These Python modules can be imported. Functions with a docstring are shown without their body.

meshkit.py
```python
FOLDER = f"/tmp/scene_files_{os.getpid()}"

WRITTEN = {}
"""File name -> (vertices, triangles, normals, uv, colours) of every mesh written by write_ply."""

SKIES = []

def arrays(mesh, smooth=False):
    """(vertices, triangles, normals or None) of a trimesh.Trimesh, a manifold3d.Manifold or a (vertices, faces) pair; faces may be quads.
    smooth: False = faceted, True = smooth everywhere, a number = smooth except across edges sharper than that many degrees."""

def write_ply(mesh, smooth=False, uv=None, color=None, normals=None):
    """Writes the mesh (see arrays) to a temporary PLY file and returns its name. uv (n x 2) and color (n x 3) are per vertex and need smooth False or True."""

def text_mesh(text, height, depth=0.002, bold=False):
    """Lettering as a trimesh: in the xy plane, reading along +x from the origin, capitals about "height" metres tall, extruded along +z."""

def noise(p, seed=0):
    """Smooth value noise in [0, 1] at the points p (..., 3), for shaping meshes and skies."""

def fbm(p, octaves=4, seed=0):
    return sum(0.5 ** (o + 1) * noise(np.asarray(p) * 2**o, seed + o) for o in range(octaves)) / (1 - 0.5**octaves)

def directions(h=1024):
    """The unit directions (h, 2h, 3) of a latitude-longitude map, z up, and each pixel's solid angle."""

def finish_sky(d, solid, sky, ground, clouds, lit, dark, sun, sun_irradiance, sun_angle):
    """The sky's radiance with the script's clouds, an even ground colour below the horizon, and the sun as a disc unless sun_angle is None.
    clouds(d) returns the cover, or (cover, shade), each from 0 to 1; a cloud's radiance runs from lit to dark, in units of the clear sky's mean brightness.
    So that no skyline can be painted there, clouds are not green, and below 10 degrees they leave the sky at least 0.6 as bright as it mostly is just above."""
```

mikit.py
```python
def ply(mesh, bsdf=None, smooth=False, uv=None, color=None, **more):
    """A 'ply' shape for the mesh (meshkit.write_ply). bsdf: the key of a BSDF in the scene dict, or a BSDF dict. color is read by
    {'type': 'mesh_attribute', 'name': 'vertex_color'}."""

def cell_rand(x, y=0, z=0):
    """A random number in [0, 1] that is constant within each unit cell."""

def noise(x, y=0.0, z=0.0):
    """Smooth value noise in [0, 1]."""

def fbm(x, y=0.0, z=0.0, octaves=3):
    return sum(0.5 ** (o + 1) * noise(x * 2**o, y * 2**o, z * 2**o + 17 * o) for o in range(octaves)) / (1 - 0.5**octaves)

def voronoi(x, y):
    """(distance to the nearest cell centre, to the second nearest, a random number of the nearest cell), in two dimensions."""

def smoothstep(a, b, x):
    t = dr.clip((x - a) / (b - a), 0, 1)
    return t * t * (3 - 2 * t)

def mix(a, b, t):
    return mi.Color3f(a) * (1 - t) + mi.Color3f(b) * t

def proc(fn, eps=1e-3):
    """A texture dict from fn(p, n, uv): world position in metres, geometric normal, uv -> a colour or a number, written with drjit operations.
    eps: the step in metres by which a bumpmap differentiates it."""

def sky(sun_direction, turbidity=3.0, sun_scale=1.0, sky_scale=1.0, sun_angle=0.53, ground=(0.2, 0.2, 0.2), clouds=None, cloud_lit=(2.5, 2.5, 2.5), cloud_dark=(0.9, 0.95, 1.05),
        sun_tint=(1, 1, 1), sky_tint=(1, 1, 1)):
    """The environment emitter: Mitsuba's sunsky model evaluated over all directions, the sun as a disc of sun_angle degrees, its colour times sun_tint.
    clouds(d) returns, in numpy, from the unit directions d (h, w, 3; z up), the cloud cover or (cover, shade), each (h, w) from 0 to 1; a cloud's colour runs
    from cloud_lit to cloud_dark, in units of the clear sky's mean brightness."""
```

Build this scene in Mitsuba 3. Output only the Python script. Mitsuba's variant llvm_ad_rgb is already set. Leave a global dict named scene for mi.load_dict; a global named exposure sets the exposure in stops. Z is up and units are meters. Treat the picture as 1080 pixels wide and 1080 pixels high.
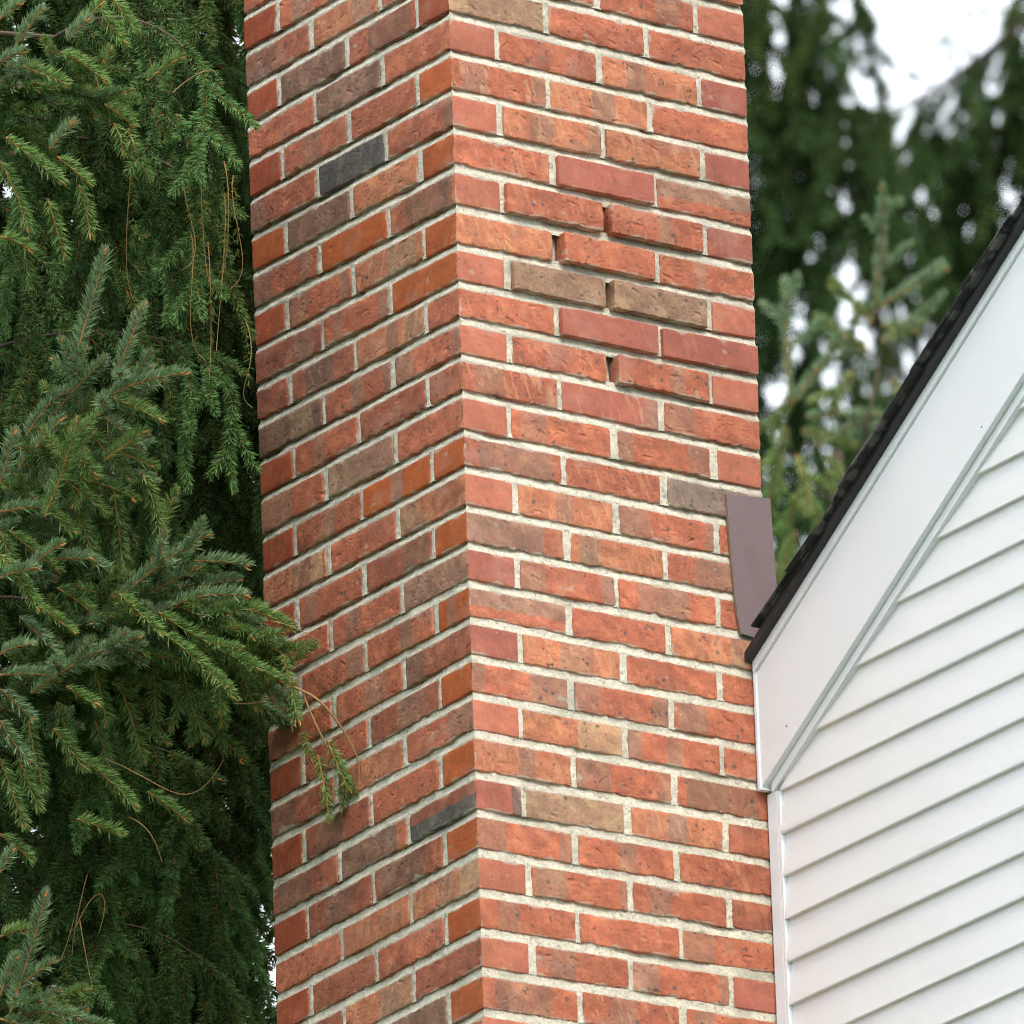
import math
import numpy as np
import drjit as dr
import mitsuba as mi
import mikit, meshkit
from mikit import proc, noise, fbm, voronoi, smoothstep, mix, cell_rand

T = mi.ScalarTransform4f
scene, labels = {}, {}

# ------------------------------------------------------------------ camera, sky, exposure
Z0 = 9.93                      # height above the lawn of the brick course that the picture's top shows at the corner
CAM = np.array([-11.78988, -16.77207, -8.33034 + Z0])
RIGHT = np.array([0.822529, -0.567720, -0.033765])
DOWN = np.array([0.167567, 0.298653, -0.939536])
FWD = np.array([0.543477, 0.767138, 0.340782])
FPX = 14000.0                  # focal length in photo pixels (photo 1080 wide)
FOCUS = 22.15
scene['camera'] = {'type': 'thinlens', 'fov': math.degrees(2 * math.atan(540 / FPX)), 'aperture_radius': 0.024, 'focus_distance': FOCUS,
                   'near_clip': 0.5, 'far_clip': 2000.0,
                   'to_world': T().look_at(origin=CAM.tolist(), target=(CAM + FWD).tolist(), up=(-DOWN).tolist())}
scene['sky'] = mikit.sky([-0.20, -0.82, 0.88], turbidity=4, sun_scale=0.3, sun_angle=24, sky_scale=1.0, clouds=lambda d: 1.0,
                         cloud_lit=(2.34, 2.5, 2.72), sun_tint=(.94, 1.0, 1.12))
exposure = 2.88


def at(px, py, depth):
    """The world point that stands at this pixel of the photo, this many metres along the view."""
    return CAM + FWD * depth + RIGHT * ((px - 540) / FPX * depth) + DOWN * ((py - 540) / FPX * depth)


rng = np.random.default_rng(7)

# ------------------------------------------------------------------ chimney: sizes, courses, the small unevenness of the masonry
W, D, P = 0.6012, 0.6002, 0.0677
KS = np.arange(-2, 29)
DC = np.array([-5.6, -5.6, -5.6, -8.1, -8.8, -8.6, -9.7, -13.4, -14.0, -12.5, -10.1, -6.7, -4.0, -3.8, -0.8, -0.9, 0.9, 2.4, 6.9, 7.9, 11.2, 11.6, 9.7, 12.0, 11.0, 10.5, 10.1, 12.0, 8.0, 8.0, 8.0]) / 1e3
DR = np.array([-12.7, -14.0, -12.3, -11.6, -8.9, -8.1, -7.4, -7.6, -5.7, -4.9, -4.1, -3.1, -3.1, -2.0, 0.0, 2.2, 4.3, 6.5, 8.7, 10.8, 12.9, 15.1, 17.2, 19.2, 21.2, 23.2, 23.3, 22.0, 22.0, 22.0, 22.0]) / 1e3
DL = np.array([-1.0, -1.0, 0.0, 1.4, 1.3, 1.3, 1.4, 1.4, 0.2, -0.8, -0.3, 0.2, 1.0, -1.4, -2.6, 1.8, 1.0, -0.2, -1.4, -2.8, -4.0, -1.8, -5.2, -1.9, -4.3, -3.1, -3.1, -3.1, -3.1, -3.1, -3.1]) / 1e3


def warp(v):
    """Lays the ideal masonry (z = 0 at the bottom of course 0) as it was laid: courses out of level, a hair wider at the top."""
    v = np.array(v, float)
    k = -v[:, 2] / P
    c, r, l = (np.interp(k, KS, d) for d in (DC, DR, DL))
    fx, fy = np.clip(v[:, 0] / W, 0, 1), np.clip(v[:, 1] / D, 0, 1)
    v[:, 2] += c + (r - c) * fx + (l - c) * fy
    v[:, 0] += fx * np.interp(k, [-2, 12, 26], [0.0085, 0.004, -0.003])
    v[:, 1] += fy * np.interp(k, [-2, 12, 26], [0.0085, 0.0, -0.004])
    v[:, 2] += Z0
    return v


# ------------------------------------------------------------------ brick tones
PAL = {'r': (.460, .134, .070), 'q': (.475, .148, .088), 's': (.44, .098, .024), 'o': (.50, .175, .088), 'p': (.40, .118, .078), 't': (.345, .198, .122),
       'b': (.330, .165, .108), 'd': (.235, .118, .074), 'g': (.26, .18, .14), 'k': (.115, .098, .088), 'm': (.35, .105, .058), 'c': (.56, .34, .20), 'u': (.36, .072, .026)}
ROWS, N_COL = [], 21


def brick_row(spec, rough):
    """One line of the tone table: base, two bands across, one band along, streaks, roughness of tone."""
    tok = spec.split()
    row = [.83 * q for q in PAL[tok[0]]]
    cross, along = [], []
    streak = {'o': .38, 't': .2, 'c': .5}.get(tok[0], .12)
    for t in tok[1:]:
        if t[0] in '+>!':
            continue
        if t[0] == '*':
            streak = float(t[1:])
            continue
        tgt, t = (along, t[1:]) if t[0] == 'h' else (cross, t)
        a, b = t[1:].split('-')
        tgt.append([float(a), float(b), *(.83 * q for q in PAL[t[0]])])
    none = [9., 10., 0, 0, 0]
    row += (cross + [none, none])[0] + (cross + [none, none])[1] + (along + [none])[0] + [streak, rough, rng.uniform(.88, 1.1)]
    ROWS.append(row)
    return len(ROWS) - 1


FACE_R = {  # right face, course by course, bricks from the corner to the right; even courses start with a stretcher, odd ones with a header
    -1: 'q|r b.6-.85|r b.6-.85|q', 0: 't c.0-.2|r|r|', 1: 'q|r|o b.25-.45|p', 2: 'r b.12-.38 b.85-1 *.6|o b.42-.66|r|', 3: 'q|o b.27-.5 b.85-1 +3|o +4|p',
    4: 'r *.4|p +9 !10|b hr.0-.45|', 5: 'q|r +8 *.3|r b.5-.66 +9 >3.5 !-30|p', 6: 'o *.4|r +10 !-35 >2|r b.36-.5 +2|', 7: 'q|t +7 !-15|t +9 >4 !-35|q', 8: 'r *.3|p +8 !-10|p +5|',
    9: 'q|r *.3|r b.56-.72 +8 >3.5 !-40|q', 10: 'r b.15-.42 *.5|p b.88-1 *.5|r b.02-.32|', 11: 'q|r b.1-.35|r b.0-.17 b.76-.96|q', 12: 'r b.16-.9|r *.3|g|',
    13: 'q|o b.4-.58|r b.0-.32 b.9-1|r', 14: 'b r.78-1|o t.1-.32|r b.28-.85|', 15: 'p|r b.0-.27 b.86-1|r b.2-.72|r', 16: 'b hr.0-.42|r|o b.62-1|',
    17: 'p|o b.38-.72|r|r', 18: 'r b.0-.14 b.6-1|r b.0-.25 b.82-1|r b.05-.34|', 19: 'q|o c.55-1|r b.0-.15 b.42-.6|r', 20: 'o b.45-.62|r b.0-.36 b.85-1|r d.1-.84|',
    21: 'p m.3-.6 k.78-1|t|o b.4-.6|r m.3-.6', 22: 'r b.0-.3 b.86-1|r b.42-.62|r *.3|', 23: 'q|r t.03-.36 b.92-1|r b.18-.4|m', 24: 'r b.2-.42|r *.3|r b.02-.35|',
    25: 'q|r b.16-.42|r b.02-.28 b.88-1|p', 26: 'r b.15-.72|r b.28-.55 *.4|r b.1-.3|', 27: 'q|r|r b.4-.6|q'}
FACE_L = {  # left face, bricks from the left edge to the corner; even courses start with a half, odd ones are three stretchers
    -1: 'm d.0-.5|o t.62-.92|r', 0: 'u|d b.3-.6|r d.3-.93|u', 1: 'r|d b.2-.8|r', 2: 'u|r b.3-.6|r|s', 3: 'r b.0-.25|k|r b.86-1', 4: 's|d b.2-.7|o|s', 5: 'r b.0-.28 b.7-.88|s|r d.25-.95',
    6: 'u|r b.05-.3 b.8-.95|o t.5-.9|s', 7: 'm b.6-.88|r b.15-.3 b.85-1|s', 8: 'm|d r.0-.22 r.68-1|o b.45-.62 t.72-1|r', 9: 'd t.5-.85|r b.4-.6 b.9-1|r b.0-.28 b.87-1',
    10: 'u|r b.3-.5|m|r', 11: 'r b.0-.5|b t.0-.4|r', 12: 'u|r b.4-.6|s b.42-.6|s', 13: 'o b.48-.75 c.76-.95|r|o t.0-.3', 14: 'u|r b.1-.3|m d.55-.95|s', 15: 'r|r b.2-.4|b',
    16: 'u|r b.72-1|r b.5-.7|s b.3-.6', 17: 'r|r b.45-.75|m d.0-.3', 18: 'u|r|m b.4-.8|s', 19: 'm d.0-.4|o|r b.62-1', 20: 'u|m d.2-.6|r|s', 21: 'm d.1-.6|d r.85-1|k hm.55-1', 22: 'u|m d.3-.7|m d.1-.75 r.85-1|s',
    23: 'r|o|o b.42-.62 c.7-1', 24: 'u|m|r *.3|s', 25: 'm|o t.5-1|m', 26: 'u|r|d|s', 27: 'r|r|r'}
DEF_R = {0: 'r b.2-.4|r|r b.5-.7|', 1: 'q|r b.3-.5|r|q'}
DEF_L = {0: 'u|r b.2-.5|r|s', 1: 'r|r b.6-.8|m'}


def columns(face, k):
    """Where the bricks of one course lie along a face: (start, end) in metres from the front corner."""
    L, H, J = 0.1920, 0.0920, 0.0122
    n = W if face == 'R' else D
    g = np.random.default_rng(900 + 7 * k + (50 if face == 'R' else 0))
    stretch_first = (k % 2 == 0) == (face == 'R')
    ends = [L, 2 * L + J] if stretch_first else [H, H + J + L, n - H - J]
    ends = [e + g.uniform(-.003, .003) for e in ends]
    out, a = [], 0.0
    for e in ends:
        j = J + g.uniform(-.0042, .0035)
        out.append((a, e))
        a = e + j
    out.append((a, n))
    return out


def outline(a0, a1, left, right, n):
    """The visible outline of a brick in (along, depth): a list of (point, outward normal, along-fraction), rounded where it turns."""
    r = 0.0026
    pts = []
    if left == 'back':
        pts += [((a0, .028), (-1, 0)), ((a0, .012), (-1, 0)), ((a0, r), (-.97, -.24)), ((a0 + .3 * r, .3 * r), (-.71, -.71)), ((a0 + r, 0), (-.24, -.97))]
    else:      # the seam at the chimney's corner
        pts += [((a0 + .29 * r, .29 * r), (-.71, -.71)), ((a0 + r, 0), (-.2, -.98))]
    for f in np.linspace(0, 1, n)[1:-1]:
        pts.append(((a0 + r + f * (a1 - a0 - 2 * r), 0), (0, -1)))
    if right == 'back':
        dd = (.012, .030)
    else:      # free end of the chimney: a whole side
        dd = (.03, .095)
    pts += [((a1 - r, 0), (.24, -.97)), ((a1 - .3 * r, .3 * r), (.71, -.71)), ((a1, r), (.97, -.24)), ((a1, dd[0]), (1, 0)), ((a1, dd[1]), (1, 0))]
    return np.array([q[0] for q in pts]), np.array([q[1] for q in pts])


def brick_patch(face, k, a0, a1, zb, zt, left, right, ident, proud, seed, rough):
    """One side of a brick as a mesh patch with uv = (tone line + fraction along, fraction up)."""
    n = max(5, int((a1 - a0) / .0055))
    pp, nn = outline(a0, a1, left, right, n)
    h = zt - zb
    rows = [(0, .014), (0, .0040), (.0004, .0010), (.0018, .0002)] + [(f * h, 0) for f in (.2, .4, .6, .8)] + [(h - .0018, .0002), (h - .0004, .0010), (h, .0040), (h, .014)]
    cg = np.random.default_rng(seed + 5000)
    chips = [(cg.uniform(a0, a1), cg.choice([0, 0, h]), cg.uniform(.006, .015)) for _ in range(cg.integers(0, 4) if rough > .5 else cg.integers(0, 2))]
    if cg.random() < .3 * rough:
        chips.append((cg.choice([a0, a1]), cg.choice([0, h]), cg.uniform(.010, .020)))
    V, UV = [], []
    for i, (z, inset) in enumerate(rows):
        q = pp - nn * inset
        low = i < 4
        q3 = np.column_stack([q[:, 0] * 1, np.full(len(q), seed * 3.7), np.full(len(q), z)])
        rag = (meshkit.fbm(q3 * 250, 3, seed) - .5)
        rag2 = np.maximum(0, meshkit.noise(np.column_stack([q[:, 0] * 75, np.full(len(q), 9.1 + seed), np.full(len(q), 0.)]), seed + 5) - .70)
        zz = np.full(len(q), z)
        if low:
            zz = zz + np.abs(rag) * .0075 * rough + rag2 * .010 * rough
        elif i > 7:
            zz = zz - np.abs(rag) * .0045 * rough
        d = q[:, 1] + (meshkit.fbm(np.column_stack([q[:, 0] * 60, np.full(len(q), zb * 60 + z * 60), np.full(len(q), seed * 1.3)]), 3, seed + 9) - .5) * .0034 * rough
        a = q[:, 0] + np.where(np.abs(nn[:, 0]) > .5, (meshkit.fbm(np.column_stack([np.full(len(q), z * 90), q[:, 1] * 0 + seed, nn[:, 0] * 3]), 3, seed + 3) - .5) * .0035 * rough, 0)
        V.append(np.column_stack([a, d - proud, zb + zz]))
        for ca, cz, cr_ in chips:
            hit = np.clip(1 - np.hypot(q[:, 0] - ca, (zz - cz) * .8) / cr_, 0, 1)
            d = d + hit * .0075
            zz = zz + hit * (.0035 if cz < h / 2 else -.0035)
        t = np.clip((q[:, 0] - a0) / (a1 - a0), 0, 1)
        t = t if face == 'R' else 1 - t
        UV.append(np.column_stack([ident + .01 + .98 * t, np.clip(np.full(len(q), z / h), .01, .99)]))
    m = len(pp)
    V, UV = np.vstack(V), np.vstack(UV)
    i, j = np.meshgrid(np.arange(len(rows) - 1), np.arange(m - 1), indexing='ij')
    quad = np.stack([i * m + j, i * m + j + 1, (i + 1) * m + j + 1, (i + 1) * m + j], -1).reshape(-1, 4)
    tri = np.vstack([quad[:, [0, 1, 2]], quad[:, [0, 2, 3]]])
    if face == 'R':
        V = V[:, [0, 1, 2]]
    else:
        V, tri = V[:, [1, 0, 2]], tri[:, ::-1]
    return V, tri, UV


def join(parts):
    v, f, u, n = [], [], [], 0
    for a, b, c in parts:
        v.append(a); f.append(b + n); u.append(c); n += len(a)
    return np.vstack(v), np.vstack(f), np.vstack(u)


labels['brick_chimney'] = {'label': 'square red brick chimney with pale mortar joints, some bricks pushed out near its right edge', 'category': 'chimney'}
count = 0


def key_of(base):
    k, n = base, 0
    while k in scene:
        n += 1
        k = f'{base}_{n:03d}'
    return k


def heights(k):
    g = np.random.default_rng(400 + k)
    return -k * P + g.uniform(-.0008, .0008), -(k - 1) * P - .0142 + g.uniform(-.001, .001)


def tilt(V, axis, amount, centre):
    V = V.copy()
    V[:, 1 - axis] -= (V[:, axis] - centre) * amount
    return V


bricks, OPEN, WHERE = [], set(), {}
for k in range(-4, 31):
    zb, zt = heights(k)
    sr = (FACE_R.get(k) or DEF_R[k % 2]).split('|')
    sl = (FACE_L.get(k) or DEF_L[k % 2]).split('|')[::-1]       # now from the corner to the left edge
    sr = [s for s in sr if s]
    cr, cl = columns('R', k), columns('L', k)
    OPEN.update((k, i) for i, t in enumerate(sr) if '>' in t)

    def patch(face, i, cols, spec):
        a0, a1 = cols[i]
        proud = sum(float(t[1:]) for t in spec.split() if t[0] == '+') / 1e3
        shift = sum(float(t[1:]) for t in spec.split() if t[0] == '>') / 1e3
        turn = sum(float(t[1:]) for t in spec.split() if t[0] == '!') / 1e3
        smooth_end = spec[0] in 'qsup'
        seed = 1000 + 40 * k + i + (17 if face == 'R' else 0)
        g = np.random.default_rng(seed)
        proud += g.uniform(-.0008, .0012) if i else 0
        v, f, u = brick_patch(face, k, a0 + shift, a1 + shift * .3, zb, zt, 'corner' if i == 0 else 'back', 'end' if i == len(cols) - 1 else 'back',
                              brick_row(spec, .4 if smooth_end else 1.0), proud, seed, .35 if smooth_end else 1.0)
        if i:
            v = tilt(v, 0 if face == 'R' else 1, g.uniform(-.006, .006) + turn, (a0 + a1) / 2)
            v[:, 2] += (v[:, 0 if face == 'R' else 1] - (a0 + a1) / 2) * g.uniform(-.006, .006)
        return v, f, u

    WHERE[(k, 'C', 0)] = len(bricks)
    bricks.append(join([patch('R', 0, cr, sr[0]), patch('L', 0, cl, sl[0])]))
    for i in range(1, len(cr)):
        WHERE[(k, 'R', i)] = len(bricks)
        bricks.append(patch('R', i, cr, sr[i]))
    for i in range(1, len(cl)):
        WHERE[(k, 'L', i)] = len(bricks)
        bricks.append(patch('L', i, cl, sl[i]))

TABLE = np.array(ROWS, np.float32)
assert TABLE.shape[1] == N_COL
TAB = mi.Float(TABLE.ravel())


def look_up(u):
    i = mi.UInt32(dr.clip(dr.floor(u), 0, len(ROWS) - 1)) * N_COL
    g = lambda j: dr.gather(mi.Float, TAB, i + j)
    rgb = lambda j: mi.Color3f(g(j), g(j + 1), g(j + 2))
    return g, rgb


def brick_colour(p, n, uv):
    g, rgb = look_up(uv.x)
    ident = dr.floor(uv.x)
    t, v = uv.x - ident, uv.y
    s, z = p.x + p.y, p.z
    e = (noise(s * 90, z * 160, ident) - .5) * .022
    te, ve = t + e, v + e * 3
    c = rgb(0)
    for j in (3, 8):
        m = smoothstep(-.006, .006, te - g(j)) * smoothstep(-.006, .006, g(j + 1) - te)
        c = mix(c, rgb(j + 2), m * (.55 + .45 * noise(s * 30, z * 30, ident + 3)) * .95)
    m = smoothstep(-.05, .05, ve - g(13)) * smoothstep(-.05, .05, g(14) - ve)
    c = mix(c, rgb(15), m * .92)
    rough = g(19)
    big = fbm(s * 26, z * 40, ident * 1.7, octaves=4)
    c = c * (1 + (big - .5) * (.28 + .5 * rough)) * g(20)
    warm = fbm(s * 48 + z * 30, z * 60, ident * 2.3 + 5, octaves=3)
    c = mix(c, c * mi.Color3f(1.18, 1.32, 1.25), smoothstep(.5, .72, warm) * (.25 + .6 * rough))
    c = mix(c, c * mi.Color3f(.72, .70, .74), smoothstep(.5, .34, warm) * .38 * rough)
    fine = fbm(s * 260, z * 330, p.x * 90, octaves=2)
    c = c * (1 + (fine - .5) * (.16 + .38 * rough))
    # streaks of pale sand dragged over the face, and greyish bloom
    st = fbm(s * 150 + z * 40, z * 34, ident + 11, octaves=3)
    c = mix(c, mi.Color3f(.58, .34, .19), smoothstep(.56, .74, st) * g(18) * .75)
    bl = fbm(s * 16, z * 22, ident + 40, octaves=3)
    c = mix(c, mi.Color3f(.40, .27, .22), smoothstep(.6, .85, bl) * .22)
    # iron spots
    d1, d2, w = voronoi(s * 70 + ident * 3.1, z * 70)
    spot = smoothstep(.36, .16, d1 * (.6 + 1.5 * cell_rand(ident, w * 900, 7)) + .20 * noise(s * 560, z * 560)) * smoothstep(.72, .74, w) * (.12 + .88 * rough) * smoothstep(.25, .5, noise(s * 19, z * 19, ident + 70))
    c = mix(c, mi.Color3f(.075, .06, .058), spot * .85)
    # flecks of lime and mortar smears near the joints
    fl = noise(s * 420, z * 420, ident + 5)
    edge = smoothstep(.12, .0, v) + smoothstep(.9, 1.0, v)
    c = mix(c, mi.Color3f(.52, .49, .42), smoothstep(.90, .97, fl - .03 + edge * .09) * (.25 + .5 * rough))
    sm = fbm(s * 34, z * 46, ident + 90, octaves=3) + .30 * dr.maximum(smoothstep(.16, .0, v), smoothstep(.86, 1.0, v)) + .22 * dr.maximum(smoothstep(.05, .0, t), smoothstep(.95, 1.0, t))
    c = mix(c, mi.Color3f(.40, .35, .28), smoothstep(.80, .92, sm) * .55)
    return dr.clip(c, .01, .8)


def gouge(p, ident, scale, salt):
    """Little crescent cuts that the clay was given before firing: depth 0 to 1."""
    s, z = (p.x + p.y) * scale + ident * 5.3, p.z * scale + salt
    cx, cy = dr.floor(s), dr.floor(z)
    r1, r2, r3, r4 = (cell_rand(cx, cy, salt + q) for q in (1, 2, 3, 4))
    x, y = s - cx - .3 - .4 * r1, z - cy - .3 - .4 * r2
    a = (r3 - .5) * 2.4
    xr, yr = x * dr.cos(a) + y * dr.sin(a), -x * dr.sin(a) + y * dr.cos(a)
    w = .055 + .05 * r4
    d = 1 - dr.sqrt(dr.square(xr / .26) + dr.square(yr / w))
    ramp = smoothstep(-w, w, yr)
    return dr.select(r4 > .64, dr.clip(d, 0, 1) * (.3 + .7 * ramp), 0)


def brick_relief(p, n, uv):
    g, rgb = look_up(uv.x)
    ident = dr.floor(uv.x)
    rough = g(19)
    s, z = p.x + p.y, p.z
    h = fbm(s * 190, z * 240, ident, octaves=3) * .9 + fbm(s * 55 + z * 20, z * 30, ident + 8, octaves=2) * 1.1
    h = h * (.15 + .85 * rough)
    h -= gouge(p, ident, 22, 3) * 3.4 * rough + gouge(p, ident, 37, 61) * 2.0 * rough
    d1, d2, w = voronoi(s * 95 + ident, z * 95)
    h -= smoothstep(.3, .05, d1) * smoothstep(.72, .76, w) * 1.2 * rough
    return h * .00105


scene['brick_plain'] = {'type': 'principled', 'base_color': proc(brick_colour), 'roughness': .74, 'specular': .42}
scene['brick_clay'] = {'type': 'twosided', 'bsdf': {'type': 'bumpmap', 'arbitrary': proc(brick_relief, eps=6e-4), 'scale': 1.0, 'nested': {'type': 'ref', 'id': 'brick_plain'}}}
for where, text in {(3, 'L', 1): 'charcoal grey brick high on the left face', (7, 'R', 1): 'tan brick pushed out on the right face, left of a dark open joint',
                    (7, 'R', 2): 'tan brick pushed out on the right face, right of a dark open joint', (21, 'R', 1): 'olive tan brick low on the right face',
                    (6, 'R', 1): 'red brick standing out of the right face beside an open joint', (5, 'R', 2): 'red brick pushed out beside a dark open joint', (9, 'R', 2): 'lowest red brick pushed out beside a dark open joint',
                    (4, 'R', 1): 'smooth maroon red brick pushed out of the right face', (20, 'R', 2): 'dark brown brick low at the right edge, beside the white house'}.items():
    n = WHERE[where]
    labels['brick_chimney__brick' + (f'_{n:03d}' if n else '')] = {'label': text}
for v, f, u in bricks:
    scene[key_of('brick_chimney__brick')] = mikit.ply((warp(v), f), 'brick_clay', smooth=True, uv=u)

# mortar: bed joints struck back at the top, head joints slightly hollow
MV, MF, MN = [], [], [0]


def strip(P3):
    """A grid (rows, columns, 3) as faces of the mortar."""
    r, c = P3.shape[:2]
    i, j = np.meshgrid(np.arange(r - 1), np.arange(c - 1), indexing='ij')
    q = (np.stack([i * c + j, i * c + j + 1, (i + 1) * c + j + 1, (i + 1) * c + j], -1).reshape(-1, 4)) + MN[0]
    MV.append(P3.reshape(-1, 3)); MF.append(q); MN[0] += r * c


def to_face(face, a, d, z):
    return np.stack([a, d, z] if face == 'R' else [d, a, z], -1)


for face, n in (('R', W), ('L', D)):
    for k in range(-4, 31):
        zb, zt = heights(k)
        zt_below = heights(k + 1)[1]
        lo, hi = zt_below - .004, zb + .005
        tt = np.array([0, .16, .3, .42, .55, .68, .8, .9, 1.0])
        a = np.linspace(-.001, n + .001, 170)
        A, TT = np.meshgrid(a, tt)
        g = 60 + 3 * k + (500 if face == 'R' else 0)
        wob = meshkit.fbm(np.stack([A * 45, TT * 2.0, np.full_like(A, g)], -1), 3, g)
        fine = meshkit.fbm(np.stack([A * 240, TT * 6, np.full_like(A, g + .5)], -1), 2, g + 1)
        upper = .0072 if face == 'L' else .0050
        if k > 14:
            upper *= .55
        prof = np.interp(TT, [0, .2, .42, .74, 1], [.0022, .0003, .0022, .95 * upper, upper])
        worn = np.clip(meshkit.fbm(np.stack([A * 14, np.full_like(A, 0.3), np.full_like(A, g + 7)], -1), 3, g + 2) - .5, 0, 1) * .02 * TT
        dep = prof + (wob - .5) * .0030 + (fine - .5) * .0022 + worn
        at_end = np.minimum(np.clip(A / .002, 0, 1), 1)
        dep = np.maximum(dep, -.0008) + .0008
        zz = lo + TT * (hi - lo) + (meshkit.fbm(np.stack([A * 90, TT, np.full_like(A, g + 9)], -1), 2, g + 4) - .5) * .0022 * (TT > .2) * (TT < .95)
        corner = np.interp(tt, [0, .2, .45, .72, 1], [.003, .0012, .0016, .0026, .004]) + .0005
        near = np.clip(1 - A / .012, 0, 1)
        dep = dep * (1 - near) + corner[:, None] * near
        zz[:, 0] = lo + tt * (hi - lo)
        A = A.copy()
        A[:, 0] = corner
        A[:, 1] = np.maximum(A[:, 1], corner + .001)
        strip(to_face(face, A, dep, zz))
        cols = columns(face, k)
        for i, ((p0, p1), (q0, q1)) in enumerate(zip(cols[:-1], cols[1:])):
            lost = .016 if face == 'R' and (k, i + 1) in OPEN else 0      # the mortar has crumbled beside the bricks that moved
            cc = np.linspace(p1 - .006, q0 + .006, 8)
            zz = np.linspace(zb + .0006, zt + .003, 12)
            C, ZZ = np.meshgrid(cc, zz)
            f = (C - cc[0]) / (cc[-1] - cc[0])
            dep = .0012 + .003 * (4 * (f - .5) ** 2) + (meshkit.fbm(np.stack([C * 160, ZZ * 160, np.full_like(C, g)], -1), 3, g + 3) - .5) * (.0040 + .15 * lost) + lost
            strip(to_face(face, C, np.maximum(dep, -.0006), ZZ))
mv, mf = np.vstack(MV), np.vstack(MF)


def mortar_colour(p, n, uv):
    s, z = p.x + p.y, p.z
    c = mi.Color3f(.545, .508, .415) * (.80 + .40 * fbm(s * 60, z * 60, p.x * 20, octaves=3))
    c = c * (.80 + .40 * noise(s * 420, z * 420))
    c = mix(c, mi.Color3f(.27, .26, .205), smoothstep(.54, .78, fbm(s * 15, z * 22, 4.0, octaves=3)) * .4)
    c = mix(c, mi.Color3f(.20, .19, .16), smoothstep(.80, .88, noise(s * 260, z * 260, 9.0)) * .6)
    return c


def mortar_relief(p, n, uv):
    return (fbm((p.x + p.y) * 300, p.z * 300, p.x * 100, octaves=3)) * .0012


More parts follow.
